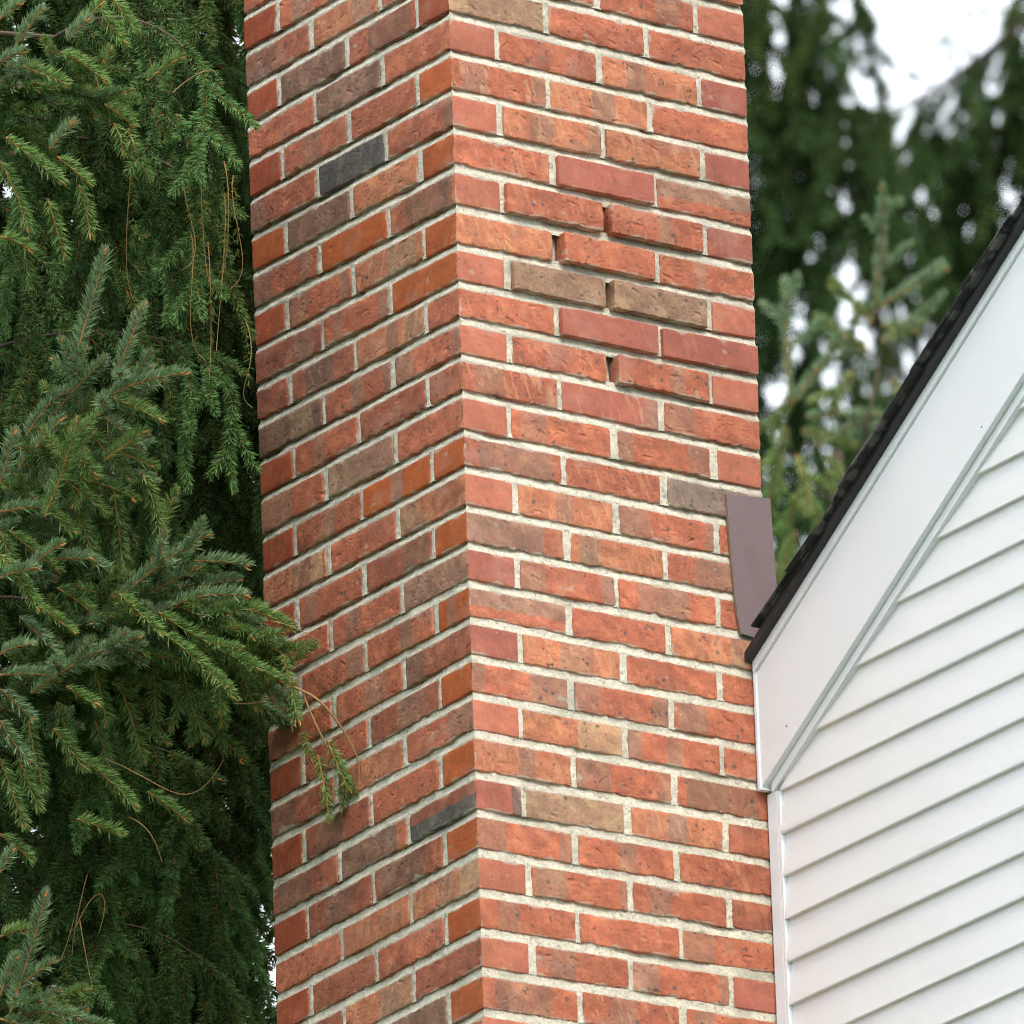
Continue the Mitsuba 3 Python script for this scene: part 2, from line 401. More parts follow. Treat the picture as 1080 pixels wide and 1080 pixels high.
scene['mortar_plain'] = {'type': 'principled', 'base_color': proc(mortar_colour), 'roughness': .95, 'specular': .15}
scene['mortar_sand'] = {'type': 'twosided', 'bsdf': {'type': 'bumpmap', 'arbitrary': proc(mortar_relief, eps=6e-4), 'scale': 1.0, 'nested': {'type': 'ref', 'id': 'mortar_plain'}}}
scene['brick_chimney__mortar'] = mikit.ply((warp(mv), mf), 'mortar_sand', smooth=True)


def box(x0, x1, y0, y1, z0, z1):
    v = np.array([[x, y, z] for x in (x0, x1) for y in (y0, y1) for z in (z0, z1)], float)
    f = np.array([[0, 1, 3, 2], [4, 6, 7, 5], [0, 4, 5, 1], [2, 3, 7, 6], [0, 2, 6, 4], [1, 5, 7, 3]])
    return v, f


def quads(parts):
    v, f, n = [], [], 0
    for a, b in parts:
        a, b = np.asarray(a, float), np.asarray(b)
        if b.shape[1] == 3:
            b = np.column_stack([b, b[:, 2]])
        v.append(a); f.append(b + n); n += len(a)
    f = np.vstack(f)
    tri = np.vstack([f[:, [0, 1, 2]], f[:, [0, 2, 3]]])
    tri = tri[(tri[:, 0] != tri[:, 1]) & (tri[:, 1] != tri[:, 2]) & (tri[:, 0] != tri[:, 2])]
    return np.vstack(v), tri


def masonry_colour(p, n, uv):
    """Brickwork out of the picture, above and below the courses built one by one."""
    k = (p.z - Z0) / P
    row = dr.floor(k)
    s = (p.x + p.y) / .204 + .5 * (row - 2 * dr.floor(row / 2))
    joint = dr.maximum(smoothstep(.86, .88, k - row), smoothstep(.95, .96, s - dr.floor(s)))
    c = mi.Color3f(.40, .10, .052) * (.7 + .5 * cell_rand(dr.floor(s), row, 3))
    return mix(c, mi.Color3f(.5, .47, .38), joint)


scene['masonry'] = {'type': 'twosided', 'bsdf': {'type': 'diffuse', 'reflectance': proc(masonry_colour)}}
zlo, zhi = -30 * P - .012, 5 * P
scene['brick_chimney__core'] = mikit.ply(quads([box(.027, W - .003, .027, D - .004, zlo + Z0, zhi + Z0), box(-.001, W, -.001, D, 0, zlo + Z0 - .02), box(.001, W, .001, D, zhi + Z0 + .004, zhi + Z0 + 1.2)]), 'masonry')

# flashing: a bent sheet of painted metal on the chimney's far edge
fl_out = [(.5285, -.772), (.560, -.770), (.590, -.7675), (.6155, -.7655), (.6185, -.86), (.6210, -.945), (.600, -1.022), (.5480, -1.016), (.5410, -.985), (.5370, -.93), (.5325, -.86)]
pl = np.array(fl_out)
nf = len(pl)
front = np.column_stack([pl[:, 0], np.interp(pl[:, 0], [.528, .60, .622], [-.0075, -.006, -.010]), pl[:, 1] + Z0])
back = front + [0, .0016, 0]
ff = [[0, i + 1, i] for i in range(1, nf - 1)] + [[nf, nf + i, nf + i + 1] for i in range(1, nf - 1)] + [[i, (i + 1) % nf, nf + (i + 1) % nf] for i in range(nf)] + [[i, nf + (i + 1) % nf, nf + i] for i in range(nf)]
scene['flashing_paint'] = {'type': 'twosided', 'bsdf': {'type': 'principled', 'base_color': proc(lambda p, n, uv: mi.Color3f(.180, .130, .133) * (.93 + .14 * fbm(p.x * 30, p.z * 22, 3.0)) * (.97 + .06 * noise(p.x * 500, p.z * 500))), 'roughness': .5, 'specular': .4}}
scene['brick_chimney__flashing'] = mikit.ply((np.vstack([front, back]), np.array(ff)), 'flashing_paint')
labels['brick_chimney__flashing'] = {'label': 'flat mauve brown metal flashing plate on the chimney above the roof edge'}
# sealant bead along the flashing's left edge
bead = []
for (x0, z0_), (x1, z1_) in zip([(.5285, -.772), (.5325, -.86), (.5370, -.93), (.5410, -.985)], [(.5325, -.86), (.5370, -.93), (.5410, -.985), (.5480, -1.016)]):
    bv, bf = box(-.0018, .0016, -.0068, -.0005, 0, 1)
    bv = np.array([[x0 + (x1 - x0) * q[2] + q[0], q[1], z0_ + (z1_ - z0_) * q[2] + Z0] for q in bv])
    bead.append((bv, bf))
scene['sealant_paint'] = {'type': 'twosided', 'bsdf': {'type': 'principled', 'base_color': {'type': 'rgb', 'value': [.20, .15, .125]}, 'roughness': .6}}
scene['brick_chimney__sealant'] = mikit.ply(quads(bead), 'sealant_paint')

# ------------------------------------------------------------------ the white house: gable wall in the plane x = W, roof rising to the right
M = 0.632                        # roof slope
labels['white_house'] = {'label': 'white house gable with narrow horizontal vinyl siding and a black shingle roof', 'category': 'house'}


def vinyl_colour(p, n, uv):
    c = mi.Color3f(.74, .755, .77) * (.975 + .05 * fbm(p.y * 3, p.z * 3, p.x))
    dirt = smoothstep(.90, .96, noise(p.y * 150, p.z * 150, 2.0)) * .10 + smoothstep(.55, .8, fbm(p.y * 7, p.z * 9, 5.0)) * .035
    return mix(c, mi.Color3f(.45, .44, .40), dirt)


def vinyl_relief(p, n, uv):
    return fbm(p.y * 9, p.z * 60, 1.0, octaves=2) * .0006


scene['vinyl'] = {'type': 'twosided', 'bsdf': {'type': 'bumpmap', 'arbitrary': proc(vinyl_relief, eps=2e-3), 'scale': 1.0, 'nested': {'type': 'principled', 'base_color': proc(vinyl_colour), 'roughness': .5, 'specular': .35}}}
scene['trim_paint'] = {'type': 'twosided', 'bsdf': {'type': 'principled', 'base_color': proc(lambda p, n, uv: mi.Color3f(.755, .785, .82) * (.97 + .06 * fbm(p.y * 6, p.z * 4, 1.0))), 'roughness': .38, 'specular': .45}}
SP, SZ = 0.07452, -1.2935
YR = 3.2                         # the gable's reach to the right
for k in range(-26, 34):
    zt, zb = SZ - (k - 1) * SP, SZ - k * SP      # bottom edge of course k at zb
    y_at = lambda z: min(-.0366, -(z + 1.285) / M)
    ya, yb = y_at(zb) if zb > -1.3 else -.0366, y_at(zt) if zt > -1.3 else -.0366
    if ya < -YR + .2:
        continue
    prof = [(W - .0125, zb), (W - .0130, zb + .003), (W - .0035, zt + .004), (W + .004, zt + .004), (W + .004, zb + .006), (W - .002, zb)]
    g = np.random.default_rng(70 + k)
    yy = np.concatenate([[0], np.sort(g.uniform(.1, .9, 6)), [1]])
    rows = []
    for q in yy:
        rows.append([[x + (g.normal(0, .00035) if x < W else 0), (ya + (yb - ya) * np.clip((z - zb) / SP, 0, 1)) * (1 - q) - YR * q, z + Z0] for x, z in prof])
    R = np.array(rows); m = len(prof)
    i, j = np.meshgrid(np.arange(len(yy) - 1), np.arange(m), indexing='ij')
    q = np.stack([i * m + j, i * m + (j + 1) % m, (i + 1) * m + (j + 1) % m, (i + 1) * m + j], -1).reshape(-1, 4)
    caps = np.array([[0, 5, 4, 3], [0, 3, 2, 1]])
    scene[key_of('white_house__siding_board')] = mikit.ply(quads([(R.reshape(-1, 3), np.vstack([q, caps, caps[:, ::-1] + (len(yy) - 1) * m]))]), 'vinyl', smooth=20)


def rake_bar(x0, x1, lo, hi, s0=0.0035, s1=YR, lo2=None):
    """A bar along the rake: between the slanting lines z = lo + M s and z = hi + M s, plumb cut at its lower end."""
    v = [[x, -s, z + M * s + Z0] for x in (x0, x1) for s in (s0, s1) for z in (lo, hi)]
    f = [[0, 1, 3, 2], [4, 6, 7, 5], [0, 4, 5, 1], [2, 3, 7, 6], [0, 2, 6, 4], [1, 5, 7, 3]]
    return np.array(v), np.array(f)


scene['white_house__rake_board'] = mikit.ply(quads([rake_bar(.5712, W - .001, -1.2885, -1.0875, .010)]), 'trim_paint')
scene['white_house__rake_moulding'] = mikit.ply(quads([rake_bar(.5660, W - .002, -1.0860, -1.0665, .006)]), 'trim_paint')
scene['white_house__rake_channel'] = mikit.ply(quads([rake_bar(.5830, W - .003, -1.3080, -1.2900, .022), rake_bar(.5870, W - .004, -1.2895, -1.2700, .014)]), 'trim_paint')
ev = box(.5680, W - .0015, -.0098, -.0035, -1.2850 + Z0, -1.0700 + Z0)
ev2 = box(.5680, W - .0025, -.0150, -.0035, -1.2880 + Z0, -1.2855 + Z0)
scene['white_house__rake_end_cap'] = mikit.ply(quads([ev, ev2]), 'trim_paint')
scene['white_house__corner_post'] = mikit.ply(quads([box(.5866, W + .004, -.0300, -.0040, -Z0 + .2 + Z0, -1.292 + Z0), box(.5875, W + .003, -.0360, -.0304, -Z0 + .2 + Z0, -1.294 + Z0)]), 'trim_paint')
# ragged caulk between the post and the bricks
cz = np.linspace(-2.05, -1.30, 160)
cw = .0045 + .006 * meshkit.fbm(np.stack([cz * 70, cz * 0, cz * 0], -1), 3, 4)
cv = np.array([[[W - .004 - w, -.0012 - .3 * w, z + Z0], [W - .004 - w * .5, -.0042, z + Z0], [W - .006, -.0055, z + Z0], [W + .002, -.005, z + Z0]] for z, w in zip(cz, cw)])
cn = len(cz)
i, j = np.meshgrid(np.arange(cn - 1), np.arange(3), indexing='ij')
scene['white_house__caulk'] = mikit.ply(quads([(cv.reshape(-1, 3), np.stack([i * 4 + j, i * 4 + j + 1, (i + 1) * 4 + j + 1, (i + 1) * 4 + j], -1).reshape(-1, 4))]), 'trim_paint')
# nail heads on the rake board
for px, s, z in ((0, .087, -1.199 + .0), (1, .656, -.855)):
    c = T().translate([.5709, -s, z + Z0]).rotate([0, 1, 0], -90).scale(.0019)
    scene[key_of('white_house__rake_nail')] = {'type': 'sphere', 'center': [.5712, -s, z + Z0], 'radius': .0018, 'bsdf': {'type': 'ref', 'id': 'sealant_paint'}}
# the body of the house: walls, roof deck
XB = 7.0
scene['white_house__wall'] = mikit.ply(quads([(np.array([[x, y, z] for x in (W + .006, XB) for y, z in ((.55, .2), (-YR - 1.5, .2), (-YR - 1.5, Z0 - 1.2 + M * (YR + 1.5)), (.55, Z0 - 1.2 - M * .55))]),
                                                np.array([[0, 1, 2, 3], [4, 7, 6, 5], [0, 3, 7, 4], [1, 5, 6, 2], [3, 2, 6, 7]]))]), 'vinyl')


def shingle_colour(p, n, uv):
    c = mi.Color3f(.026, .026, .027) * (.6 + .9 * noise(p.x * 300, p.y * 300, p.z * 300))
    return mix(c, mi.Color3f(.10, .097, .09), smoothstep(.48, .6, fbm(p.x * 55, p.y * 38, p.z * 38, octaves=3)) * .85)


scene['shingle_grit'] = {'type': 'twosided', 'bsdf': {'type': 'principled', 'base_color': proc(shingle_colour), 'roughness': .9, 'specular': .25}}
scene['drip_paint'] = {'type': 'twosided', 'bsdf': {'type': 'principled', 'base_color': {'type': 'rgb', 'value': [.016, .016, .018]}, 'roughness': .55}}
# deck: starts beyond the chimney's back so that the slab clears the masonry
deck = [[x, -s, z + M * s + Z0] for x in (.566, XB) for s in (.004, YR + 1.5) for z in (-1.066, -1.056)]
deck2 = [[x, -s, z + M * s + Z0] for x in (W + .02, XB) for s in (-.80, .0035) for z in (-1.066, -1.056)]
fdeck = np.array([[0, 1, 3, 2], [4, 6, 7, 5], [0, 4, 5, 1], [2, 3, 7, 6], [0, 2, 6, 4], [1, 5, 7, 3]])
scene['white_house__roof'] = mikit.ply(quads([(np.array(deck), fdeck), (np.array(deck2), fdeck)]), 'drip_paint')
scene['white_house__roof__drip_edge'] = mikit.ply(quads([rake_bar(.5525, .5655, -1.0665, -1.0490, .004)]), 'drip_paint')
cosr, sinr = 1 / math.hypot(1, M), M / math.hypot(1, M)
s_down = -.78
k = 0
while s_down < YR + 1.2:
    g = np.random.default_rng(300 + k)
    # each course is a row of tabs; its butt rides on the course below
    parts = []
    beyond = s_down < -.004 + .0
    x = (W + .03) if beyond else .543 + g.uniform(-.008, .007)
    first = True
    for tab in range(22 if s_down < 1.6 else 4):
        wdt = g.uniform(.24, .33) if not first else g.uniform(.10, .3)
        th, up, ln = .0045 + g.uniform(-.0010, .0014), .0070 + g.uniform(-.002, .0030), .29
        lap = g.uniform(-.010, .010)
        a = s_down + lap
        if a < .004 <= a + .2 and x < W + .02:
            a = max(a, .004)
        pts = []
        for xx in (x, min(x + wdt - .003, XB)):
            for ds, h0 in ((0, up), (ln, .001)):
                for h in (h0, h0 + th):
                    s = a + ds * cosr
                    j = g.normal(0, .0018, 3)
                    pts.append([xx + j[0], -(s - h * sinr) + j[1], -1.056 + M * s + h * cosr + Z0 + j[2] * .5])
        parts.append((np.array(pts), fdeck))
        x += wdt
        first = False
        if x > XB:
            break
    if not beyond:
        for _ in range(3):         # torn laps and felt showing between the tabs at the rake
            th, ln = g.uniform(.002, .005), g.uniform(.04, .16)
            a, hh = s_down + g.uniform(0, .10), g.uniform(.004, .011)
            a = max(a, .006)
            x0 = .542 + g.uniform(-.008, .010)
            pts = []
            for xx in (x0, x0 + .2):
                for ds, h0 in ((0, hh), (ln, hh - .004)):
                    for h in (h0, h0 + th):
                        j = g.normal(0, .0015, 3)
                        s_ = a + ds * cosr
                        pts.append([xx + j[0], -(s_ - h * sinr) + j[1], -1.056 + M * s_ + h * cosr + Z0 + j[2]])
            parts.append((np.array(pts), fdeck))
    scene[key_of('white_house__roof__shingle')] = mikit.ply(quads(parts), 'shingle_grit')
    s_down += .143 / 1 * cosr * g.uniform(.94, 1.06)
    k += 1

# ------------------------------------------------------------------ lawn
def lawn_colour(p, n, uv):
    return mi.Color3f(.05, .085, .028) * (.6 + .8 * fbm(p.x * 1.3, p.y * 1.3, 0.0, octaves=4))


scene['lawn_green'] = {'type': 'diffuse', 'reflectance': proc(lawn_colour)}
scene['lawn'] = {'type': 'rectangle', 'to_world': T().scale([600, 600, 1]), 'bsdf': {'type': 'ref', 'id': 'lawn_green'}}
labels['lawn'] = {'label': 'green lawn below the house, chimney and spruces', 'category': 'lawn', 'kind': 'structure'}

# ------------------------------------------------------------------ spruces
scene['needle_green'] = {'type': 'principledthin', 'base_color': {'type': 'mesh_attribute', 'name': 'vertex_color'}, 'roughness': .5, 'diff_trans': .5, 'eta': 1.4}
scene['spruce_bark'] = {'type': 'twosided', 'bsdf': {'type': 'principled', 'base_color': {'type': 'mesh_attribute', 'name': 'vertex_color'}, 'roughness': .85, 'specular': .2}}
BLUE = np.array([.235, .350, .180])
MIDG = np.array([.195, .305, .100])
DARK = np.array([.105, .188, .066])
YELL = np.array([.170, .215, .062])
NEWWOOD, OLDWOOD, DRYWOOD = np.array([.40, .19, .07]), np.array([.085, .062, .045]), np.array([.40, .23, .11])


def unit(v):
    return v / np.maximum(np.linalg.norm(v, axis=-1, keepdims=True), 1e-9)


class Spray:
    """One branch: its wood and its needles."""

    def __init__(self, seed):
        self.g = np.random.default_rng(seed)
        self.wv, self.wf, self.wc, self.nv, self.nf, self.nc = [], [], [], [], [], []
        self.wn = self.nn = 0

    def wood(self, pts, r0, r1, colour=OLDWOOD, sides=5):
        p = np.asarray(pts, float)
        t = unit(np.gradient(p, axis=0))
        a = unit(np.cross(t, np.where(np.abs(t[:, 2:]) < .9, [0, 0, 1.], [1., 0, 0])))
        b = np.cross(t, a)
        ang = np.arange(sides) * 2 * np.pi / sides
        rr = np.linspace(r0, r1, len(p)) * (1 + .18 * (self.g.random(len(p)) - .5))
        v = p[:, None] + rr[:, None, None] * (np.cos(ang)[None, :, None] * a[:, None] + np.sin(ang)[None, :, None] * b[:, None])
        i, j = np.meshgrid(np.arange(len(p) - 1), np.arange(sides), indexing='ij')
        q = np.stack([i * sides + j, i * sides + (j + 1) % sides, (i + 1) * sides + (j + 1) % sides, (i + 1) * sides + j], -1).reshape(-1, 4)
        f = np.vstack([q[:, [0, 1, 2]], q[:, [0, 2, 3]]])
        v = v.reshape(-1, 3)
        self.wv.append(v); self.wf.append(f + self.wn); self.wn += len(v)
        self.wc.append(np.tile(colour * self.g.uniform(.8, 1.2), (len(v), 1)))

    def needles(self, pts, colour, density=3000, length=.018, width=.0019, under=.45, f0=0.0, tip=True, var=.16):
        """Needles round the polyline, fewer below the twig, swept towards the tip."""
        g = self.g
        p = np.asarray(pts, float)
        seg = np.linalg.norm(np.diff(p, axis=0), axis=1)
        cum = np.concatenate([[0], np.cumsum(seg)])
        n = int(density * cum[-1] * (1 - f0))
        if n < 3:
            return
        s = g.uniform(f0, 1, n)
        if tip:
            s = np.concatenate([s, g.uniform(.93, 1, int(n * .08) + 6)])
        n = len(s)
        at_ = np.column_stack([np.interp(s * cum[-1], cum, p[:, c]) for c in range(3)])
        tt = unit(np.gradient(p, axis=0))
        t = unit(np.column_stack([np.interp(s * cum[-1], cum, tt[:, c]) for c in range(3)]))
        up = np.array([0, 0, 1.])
        a = np.cross(t, up)
        flat = np.linalg.norm(a, axis=1) < .15
        a[flat] = np.cross(t[flat], [1., .3, 0])
        a = unit(a); b = np.cross(a, t)
        phi = g.uniform(0, 2 * np.pi, n)
        horiz = np.linalg.norm(t[:, :2], axis=1)
        low = (np.sin(phi) < -.45) & (g.random(n) > under) & (g.random(n) < horiz + .2)
        phi = np.where(low, -phi, phi)
        lean = np.radians(g.normal(54, 10, n)) * (1 - .62 * np.clip((s - .86) / .14, 0, 1))
        d = np.cos(lean)[:, None] * t + np.sin(lean)[:, None] * (np.cos(phi)[:, None] * a + np.sin(phi)[:, None] * b)
        d = unit(d + np.array([0, 0, .10]))
        ln = length * g.normal(1, .13, n) * np.interp(s, [0, .1, .85, 1], [.75, 1, 1, .72])
        w = width * g.uniform(.8, 1.2, n)
        side = unit(np.cross(d, unit(g.normal(0, 1, (n, 3)))))
        bend = unit(t + .3 * g.normal(0, 1, (n, 3)))
        p1 = at_ + d * (ln * .60)[:, None] + bend * (ln * .03)[:, None]
        p2 = at_ + d * ln[:, None] + bend * (ln * .12)[:, None]
        v = np.stack([at_ - side * (w * .38)[:, None], at_ + side * (w * .38)[:, None], p1 + side * (w * .5)[:, None], p1 - side * (w * .5)[:, None], p2], 1).reshape(-1, 3)
        f = np.array([[0, 1, 2], [0, 2, 3], [3, 2, 4]])
        self.nf.append((np.arange(n)[:, None, None] * 5 + f).reshape(-1, 3) + self.nn)
        self.nv.append(v); self.nn += len(v)
        col = colour * (1 + var * g.normal(0, 1, (n, 1))) * (1 + .05 * g.normal(0, 1, (n, 3)))
        self.nc.append(np.repeat(np.clip(col, .008, .4), 5, axis=0))

    def shoot(self, p0, p1, colour, sag=0.0, r=.0017, wood=NEWWOOD, bud=True, f0=0.0, n=7, **kw):
        p0, p1 = np.asarray(p0, float), np.asarray(p1, float)
        f = np.linspace(0, 1, n)[:, None]
        L = np.linalg.norm(p1 - p0)
        mid = np.sin(np.pi * f) * self.g.normal(0, .02, 3) * L
        pts = p0 + (p1 - p0) * f + mid + np.array([0, 0, -1.]) * sag * L * (f * f - f)
        self.wood(pts, r, r * .55, wood, 4)
        self.needles(pts, colour, f0=f0, **kw)
        if bud:
            e = pts[-1]; d = unit(pts[-1] - pts[-2])
            for q in range(3):
                o = self.g.normal(0, .0022, 3)
                self.wood([e + o * .6, e + o + d * .004, e + o + d * .009], r * 1.1, r * .45, np.array([.50, .23, .08]), 4)
        return pts

    def side_shoots(self, pts, colour, reach=.07, every=.035, f0=.25, f1=.85, hang=0.0, **kw):
        """Short twigs off a longer shoot, alternately left and right."""
        p = np.asarray(pts)
        L = np.sum(np.linalg.norm(np.diff(p, axis=0), axis=1))
        tt = unit(np.gradient(p, axis=0))
        m = max(1, int(L * (f1 - f0) / every))
        for i in range(m):
            f = f0 + (f1 - f0) * (i + self.g.uniform(.2, .8)) / m
            o = np.array([np.interp(f * (len(p) - 1), np.arange(len(p)), p[:, c]) for c in range(3)])
            t = unit(np.array([np.interp(f * (len(p) - 1), np.arange(len(p)), tt[:, c]) for c in range(3)]))
            a = np.cross(t, [0, 0, 1.])
            a = unit(a if np.linalg.norm(a) > .2 else np.cross(t, RIGHT + .2 * FWD))
            sgn = 1 if i % 2 else -1
            d = unit(t * .75 + sgn * a * self.g.uniform(.5, .9) + self.g.normal(0, .15, 3) + np.array([0, 0, -hang]))
            self.shoot(o, o + d * reach * self.g.uniform(.6, 1.2) * (1.15 - .5 * f), colour * self.g.uniform(.88, 1.12), r=.0012, **kw)

    def add(self, tree):
        k = key_of(tree + '__branch')
        scene[k] = mikit.ply((np.vstack(self.wv), np.vstack(self.wf)), 'spruce_bark', smooth=True, color=np.vstack(self.wc))
        if self.nv:
            scene[k + '__needles'] = mikit.ply((np.vstack(self.nv), np.vstack(self.nf)), 'needle_green', smooth=False, color=np.vstack(self.nc))
            labels[k + '__needles'] = {'kind': 'stuff'}


def arc(points, n=14):
    """A smooth curve through the points."""
    from scipy.interpolate import CubicSpline
    p = np.asarray(points, float)
    return CubicSpline(np.linspace(0, 1, len(p)), p)(np.linspace(0, 1, n))


def trunk(tree, x, y, top, r, seed):
    g = np.random.default_rng(seed)
    z = np.linspace(0, top, 40)
    ang = np.arange(16) * 2 * np.pi / 16
    rr = r * (1.02 - z / (top * 1.0)) + .012
    v = np.array([[x + (q * (1 + .06 * g.normal())) * math.cos(a) + .02 * math.sin(zz), y + q * (1 + .06 * g.normal()) * math.sin(a), zz] for zz, q in zip(z, rr) for a in ang])
    i, j = np.meshgrid(np.arange(39), np.arange(16), indexing='ij')
    f = np.stack([i * 16 + j, i * 16 + (j + 1) % 16, (i + 1) * 16 + (j + 1) % 16, (i + 1) * 16 + j], -1).reshape(-1, 4)
    scene[tree + '__trunk'] = mikit.ply((v, f), 'spruce_bark', smooth=True, color=np.tile(OLDWOOD, (len(v), 1)))
    return lambda zz: np.array([x + .02 * math.sin(zz), y, zz])


# ---- the near spruce, left of the chimney
NEAR = 'spruce_tree'
labels[NEAR] = {'label': 'dense near spruce left of the chimney, its needled branches reaching in front of the bricks', 'category': 'tree'}
ft = at(-420, 540, 22.6)
on_trunk = trunk(NEAR, ft[0], ft[1], 15.0, .24, 1)
B = 22.0                        # depth of the foremost twigs


def limb(sp, pts, r0=.007, r1=.0013):
    base = on_trunk(pts[0][2] + .12)
    c = arc([base, base * .45 + pts[0] * .55 + [0, 0, .05], *pts], 22)
    sp.wood(c, r0, r1, OLDWOOD, 6)
    return c


# foremost branches, twig by twig: (from, to in photo pixels, depth from, depth to, colour)
def hero(seed, axis, shoots, twigs=(), fillblue=.4):
    sp = Spray(seed)
    c = limb(sp, [at(u, v, B + d + .07) for u, v, d in axis])
    tan = unit(np.gradient(c, axis=0))
    start = len(c) * 11 // 22
    for q in np.arange(start, len(c) - .6, .45):
        i0 = int(q)
        o = c[i0] + (c[i0 + 1] - c[i0]) * (q - i0) if i0 + 1 < len(c) else c[-1]
        a = unit(np.cross(tan[i0], [0, 0, 1.]))
        d = unit(tan[i0] * .75 + a * sp.g.choice([-1, 1]) * sp.g.uniform(.3, .9) + np.array([0, 0, sp.g.uniform(-.55, .25)]))
        col = (BLUE if sp.g.random() < fillblue else MIDG) * sp.g.uniform(.75, 1.1)
        pts = sp.shoot(o, o + d * sp.g.uniform(.08, .17), col, r=.0016, density=3200, length=.0175)
        sp.side_shoots(pts, col, reach=.075, every=.03, length=.016)
    sp.needles(c[start:], MIDG * .9, density=2600, length=.017)
    for u0, v0, u1, v1, d0, d1, c, *opt in shoots:
        o = opt[0] if opt else {}
        col = c * sp.g.uniform(.92, 1.1)
        L = math.hypot(u1 - u0, v1 - v0) / 635
        pts = sp.shoot(at(u0, v0, B + d0), at(u1, v1, B + d1), col, sag=o.get('sag', .12), r=.0025, f0=o.get('f0', 0), length=o.get('len', .0185) * 1.08, density=o.get('den', 3300), under=.10)
        if o.get('side', L > .13):
            sp.side_shoots(pts, col, reach=min(.085, L * .55), every=.026, length=.0165)
    for line, r in twigs:
        sp.wood(arc([at(u, v, B + d) for u, v, d in line], 16), r * .75, r * .4, DRYWOOD * .8, 5)
    sp.add(NEAR)


NB = BLUE * 1.0
hero(11, [(-80, 640, .15), (0, 580, .08), (60, 500, .04), (100, 425, 0)],
     [(75, 390, 110, 268, 0, -.03, NB, {'len': .021, 'side': False}), (122, 398, 151, 326, .02, 0, NB, {'len': .019}), (118, 416, 192, 394, 0, -.03, NB, {'len': .019}), (132, 402, 127, 396, .03, -.09, NB),
      (112, 430, 108, 424, .03, -.08, NB), (58, 436, 103, 387, .02, -.02, NB), (28, 460, 69, 413, .03, 0, NB), (47, 545, 81, 445, -.05, -.08, MIDG * 1.1, {'len': .017}),
      (120, 420, 168, 443, 0, -.02, MIDG * 1.2), (0, 508, 15, 458, -.03, -.05, NB, {'len': .02}), (110, 486, 150, 457, .02, .0, MIDG * 1.2), (130, 478, 160, 492, .03, .02, MIDG), (20, 492, 64, 443, .02, .0, NB),
      (70, 470, 100, 500, .0, -.02, MIDG * 1.1), (60, 500, 110, 540, .02, .04, MIDG), (30, 520, 75, 560, .02, .02, MIDG), (85, 505, 140, 525, .04, .04, MIDG), (0, 540, 45, 535, -.02, -.04, NB), (10, 560, 60, 600, .0, .02, MIDG),
      (95, 455, 135, 505, .05, .05, MIDG), (75, 520, 100, 590, .06, .06, MIDG), (110, 440, 145, 470, .04, .04, NB), (0, 560, 25, 620, 0, 0, MIDG), (40, 470, 55, 520, 0.02, 0, NB), (90, 470, 80, 530, .04, .03, MIDG),
      (150, 500, 170, 570, .1, .1, MIDG * .9), (120, 520, 130, 600, .1, .1, MIDG * .9)])
hero(12, [(-90, 730, .2), (20, 700, .1), (110, 650, .05), (185, 636, .0), (235, 650, -.02)],
     [(126, 631, 217, 566, .0, -.04, NB, {'len': .019}), (155, 627, 207, 600, .02, 0, NB), (205, 592, 259, 596, .02, .0, NB), (185, 638, 257, 628, -.01, -.03, NB), (159, 592, 185, 520, .12, .12, MIDG * 1.1),
      (126, 627, 168, 668, -.03, -.06, MIDG * 1.15), (174, 668, 246, 735, -.04, -.07, MIDG * 1.15), (167, 646, 296, 716, -.03, -.06, MIDG * 1.1, {'sag': -.1}), (180, 635, 287, 683, .0, -.03, MIDG * 1.1),
      (250, 640, 306, 662, -.02, -.04, MIDG * 1.1, {'side': False}), (298, 690, 314, 760, -.04, -.06, MIDG, {'side': False, 'len': .013}), (312, 700, 331, 684, -.02, -.02, MIDG, {'den': 1800}), (200, 650, 262, 655, .03, .03, NB), (215, 645, 275, 640, .0, .0, MIDG * 1.2),
      (150, 650, 190, 640, .04, .02, NB), (140, 640, 175, 612, .04, .02, NB), (190, 690, 215, 780, .06, .06, MIDG * .9), (160, 690, 165, 770, .08, .08, MIDG * .85), (225, 690, 235, 760, .06, .06, MIDG * .9),
      (250, 700, 270, 745, .02, .02, MIDG), (210, 620, 248, 612, .03, .03, NB), (100, 650, 150, 690, .02, .0, MIDG), (215, 760, 255, 800, .1, .12, MIDG * .8)],
     [([(285, 655, -.04), (310, 662, -.05), (337, 676, -.05)], .0017), ([(287, 683, -.03), (304, 693, -.04)], .0016), ([(246, 742, .0), (275, 740, -.01), (292, 730, -.02)], .0018)])
hero(13, [(-90, 760, .2), (60, 730, .1), (190, 715, .04), (250, 715, .02)],
     [(352, 792, 386, 868, -.06, -.06, MIDG, {'side': False, 'len': .015, 'den': 2400}), (335, 796, 347, 862, -.05, -.05, MIDG, {'side': False, 'len': .014, 'den': 2200}), (345, 780, 366, 830, -.06, -.07, MIDG * 1.1, {'side': False, 'len': .014, 'den': 2200}),
      (322, 770, 328, 800, -.04, -.04, MIDG, {'len': .011, 'den': 1500}), (364, 812, 362, 850, -.05, -.05, MIDG, {'len': .013, 'den': 2000}), (376, 842, 378, 868, -.05, -.05, MIDG, {'len': .012, 'den': 1800})],
     [([(270, 705, -.02), (315, 727, -.05), (335, 738, -.06), (356, 761, -.06), (374, 792, -.06), (379, 812, -.06), (378, 845, -.06)], .0034), ([(320, 732, -.05), (335, 768, -.06), (350, 795, -.06), (362, 812, -.06), (364, 830, -.06)], .0028)])
